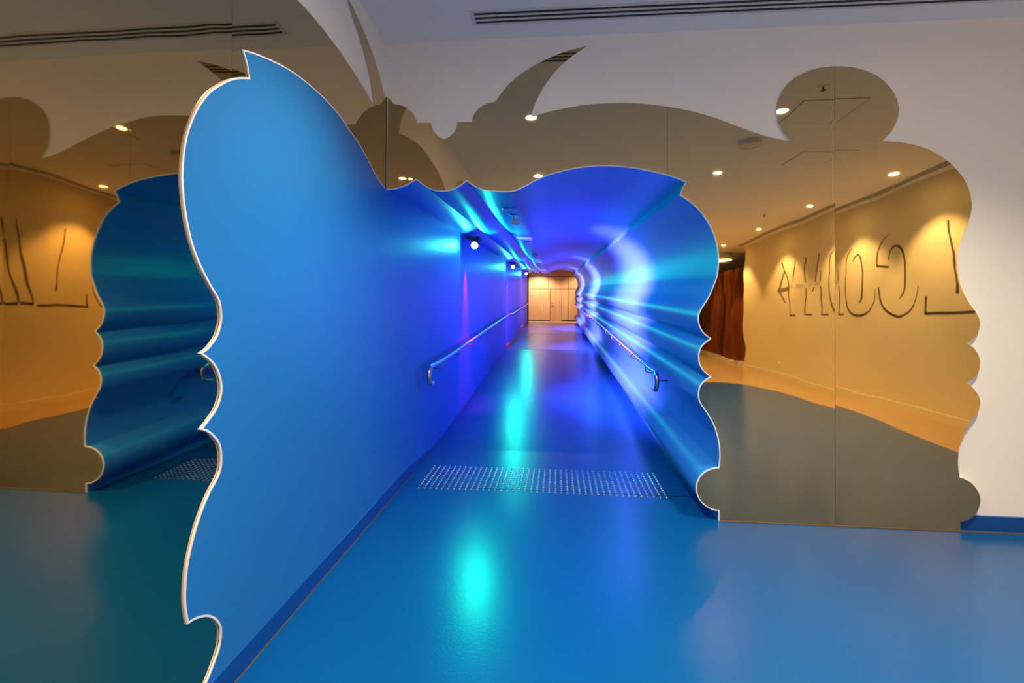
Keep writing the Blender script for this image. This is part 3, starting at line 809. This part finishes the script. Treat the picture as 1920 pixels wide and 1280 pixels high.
glyph([STROKES[k] for k in ('arrow1', 'arrow2', 'arrow3')], 'arrow', M['ink2'], lr)
tag(glyph(PALE, 'small_text', M['ink3'], lr), kind='stuff')
# round blanking plate low on the lettered wall
o = bmesh.new(); lathe(o, (XR, -5.2, 0.33), (-1, 0, 0), [(0.05, 0), (0.048, 0.012), (0.02, 0.016), (0, 0.016)], 20)
ro = tag(empty('wall_socket', (XR, -5.2, 0.33)), 'small round white socket plate low on the lettered wall', 'socket')
child('plate', o, M['plastic'], ro)

# ================================================================== TIMBER COLUMNS BEYOND THE LETTERED WALL
def timber_column(y0, y1, depth, k, label):
    root = tag(empty('timber_column', (5.8 - depth, (y0 + y1) / 2, 0)), label, 'timber column', 'grooved timber columns')
    bm = bmesh.new()
    nf = max(6, int(abs(y1 - y0) / 0.055)); nz = 26
    zt = 3.0 + (0.08 if k % 2 else 0)
    for i in range(nf):
        ya = y0 + (y1 - y0) * i / nf; yb = y0 + (y1 - y0) * (i + 0.66) / nf
        prev = None
        for j in range(nz + 1):
            z = 0.13 + (zt - 0.13) * j / nz
            a = i / nf
            off = 0.05 * math.sin(2.2 * z + 3 * a + k) + 0.05 * math.sin(4.5 * a * math.pi + 0.8 * k + 0.6 * z) + 0.02 * math.sin(6 * z + 9 * a)
            sh_ = 0.03 * math.sin(1.9 * z + k)
            xf = 5.8 - depth + off
            r = [bm.verts.new(p) for p in ((xf + 0.35, ya + sh_, z), (xf, ya + sh_, z), (xf, yb + sh_, z), (xf + 0.35, yb + sh_, z))]
            if prev:
                for q in range(3): bm.faces.new((prev[q], prev[q + 1], r[q + 1], r[q]))
            prev = r
        bm.faces.new(prev)
    o = child('grooved_boards', bm, M['fin'] if k % 3 != 2 else M['fin2'], root); tag(o, kind='stuff')
    bm = boxm(5.8 - depth - 0.13, 6.25, min(y0, y1), max(y0, y1), 0, 0.13); child('plinth', bm, M['plinth'], root)
spans = [(-7.95, -8.75, 0.02), (-8.8, -10.2, 0.12), (-10.25, -10.9, 0.02), (-10.95, -12.0, 0.10), (-12.05, -13.2, 0.02), (-13.25, -15.2, 0.12)]
ords = ['nearest the lettered wall', 'second from the lettered wall', 'third from the lettered wall', 'fourth from the lettered wall', 'fifth from the lettered wall', 'furthest from the lettered wall']
for k, (a, b, d) in enumerate(spans):
    timber_column(a, b, d, k, 'dark red grooved timber column on pale plinth, ' + ords[k])
# cove lamp above the columns
ro = tag(empty('cove_light', (5.3, -9.6, 3.36)), 'glowing cove light recessed above the timber columns', 'light')
bm = bmesh.new(); lathe(bm, (5.3, -9.6, 3.36), (0, 0, 1), [(0.42, 0.0), (0.44, 0.02), (0.44, 0.20), (0.0, 0.20)], 32); child('ring', bm, M['alu'], ro)
bm = bmesh.new(); lathe(bm, (5.3, -9.6, 3.365), (0, 0, -1), [(0.41, 0.0), (0.2, 0.012), (0, 0.014)], 32); child('diffuser', bm, M['lampf'], ro)

# ================================================================== FAR ROOM BEYOND THE TUNNEL
YD, ZF0 = 28.0, 0.60
o = mesh_obj('floor', boxm(-5, 5, YE - 0.02, YD + 0.3, ZF0 - 0.1, ZF0), M['beige']); tag(o, 'pale floor beyond the far end of the tunnel', 'floor', kind='structure')
o = mesh_obj('ceiling', boxm(-5, 5, YE, YD + 0.3, 3.42, 3.52), M['woodd']); tag(o, 'timber ceiling beyond the far end of the tunnel', 'ceiling', kind='structure')
fw = tag(mesh_obj('wall_far', boxm(-5, 5, YD + 0.02, YD + 0.2, ZF0, 3.42), M['black']), 'pale timber panelled wall at the far end of the tunnel', 'wall', kind='structure')
PX = [(-3.5, -1.95), (-1.93, -0.375), (0.315, 0.645), (0.665, 1.95), (1.97, 3.5)]
for a, b in PX:
    mesh_obj('panel', bevel(boxm(a, b, YD, YD + 0.02, ZF0 + 0.06, 2.40), 0.004, 1), M['wood'], fw)
for a, b in [(-3.5, -1.95), (-1.93, -0.46), (-0.44, 0.645), (0.665, 1.95), (1.97, 3.5)]:
    mesh_obj('panel', bevel(boxm(a, b, YD, YD + 0.02, 2.42, 3.09), 0.004, 1), M['wood'], fw)
mesh_obj('panel', bevel(boxm(-5, 5, YD - 0.01, YD + 0.02, 3.13, 3.42), 0.004, 1), M['wood'], fw)
dr = tag(mesh_obj('door_1', bevel(boxm(-0.355, 0.295, YD - 0.012, YD + 0.02, ZF0 + 0.01, 2.40), 0.004, 1), M['woodd']), 'flush timber door in the panelled wall at the far end', 'door', kind='structure')
bm = bmesh.new(); lathe(bm, (-0.25, YD - 0.012, 1.47), (0, -1, 0), [(0.03, 0), (0.03, 0.01), (0, 0.012)], 14)
tube(bm, [(-0.25, YD - 0.02, 1.47), (-0.25, YD - 0.06, 1.47), (-0.10, YD - 0.06, 1.47)], 0.012, 8)
mesh_obj('lever_handle', bm, M['black'], dr)
bm = bmesh.new(); lathe(bm, (-0.25, YD - 0.012, 1.58), (0, -1, 0), [(0.024, 0), (0.024, 0.01), (0, 0.012)], 14); mesh_obj('lock', bm, M['black'], dr)
for sx_, nm in ((-5.0, 'wall_far_left'), (5.0, 'wall_far_right')):
    o = mesh_obj(nm, boxm(sx_ - 0.1, sx_ + 0.1, YE, YD + 0.3, ZF0, 3.42), M['wood']); tag(o, 'timber side wall of the far room on the %s' % ('left' if sx_ < 0 else 'right'), 'wall', kind='structure')
# dark end frame of the tunnel
bm = bmesh.new()
dxe = SX * (YE - YF); dze = SZ * (YE - YF)
box(bm, XL + dxe - 0.02, XL + dxe + 0.05, YE, YE + 0.06, 0.55, 2.431 + dze)
o = mesh_obj('trim_3', bm, M['black']); tag(o, 'dark upright frame at the left of the far tunnel end', 'trim', kind='structure')
ep = [Vector((p.x + dxe, p.y + dze)) for p in OPENS]
o = mesh_obj('trim_4', ribbon(ep, 0.03, lambda u, z, h: Vector((u, YE + 0.02 - h, z)), 0.02), M['black']); tag(o, 'dark scalloped edge around the far tunnel end', 'trim', kind='structure')
# end walls beside and above the tunnel's far mouth
wp = [(XL + dxe - 0.02, 3.5), (5, 3.5), (5, 0.5), (open_foot.x + dxe, 0.5)] + [(p.x, p.y) for p in ep[::-1]] + [(XL + dxe - 0.02, ep[0].y)]
bm = slab_from(poly_faces(wp), lambda u, z: (u, YE + 0.01, z), lambda u, z: (u, YE + 0.03, z), 0)
o = mesh_obj('wall_tunnel_end', bm, M['wood']); tag(o, 'timber wall around the far mouth of the tunnel', 'wall', kind='structure')
o = mesh_obj('wall_tunnel_end_left', boxm(-5, XL + dxe - 0.02, YE, YE + 0.03, 0.5, 3.5), M['wood']); tag(o, 'timber wall left of the far mouth of the tunnel', 'wall', kind='structure')
for x, lab in ((-1.0, 'warm downlight in the far room left of the door'), (1.3, 'warm downlight in the far room right of the door')):
    root = tag(empty('far_room_downlight', (x, 26.9, 3.42)), lab, 'downlight', 'downlights of the far room')
    bm = bmesh.new(); lathe(bm, (x, 26.9, 3.42), (0, 0, -1), [(0.09, 0.0), (0.088, 0.006), (0.065, 0.006)], 24); child('trim_ring', bm, M['alu'], root)
    bm = bmesh.new(); lathe(bm, (x, 26.9, 3.42), (0, 0, -1), [(0.065, 0.002), (0, 0.004)], 24); child('lens', bm, M['lampw'], root)
    spot('beam', root, (x, 26.9, 3.39), (0, 0.25, -1), P_FAR * (1.0 if x < 0 else 0.45), (1.0, 0.82, 0.58), 130, 0.6, 0.05)
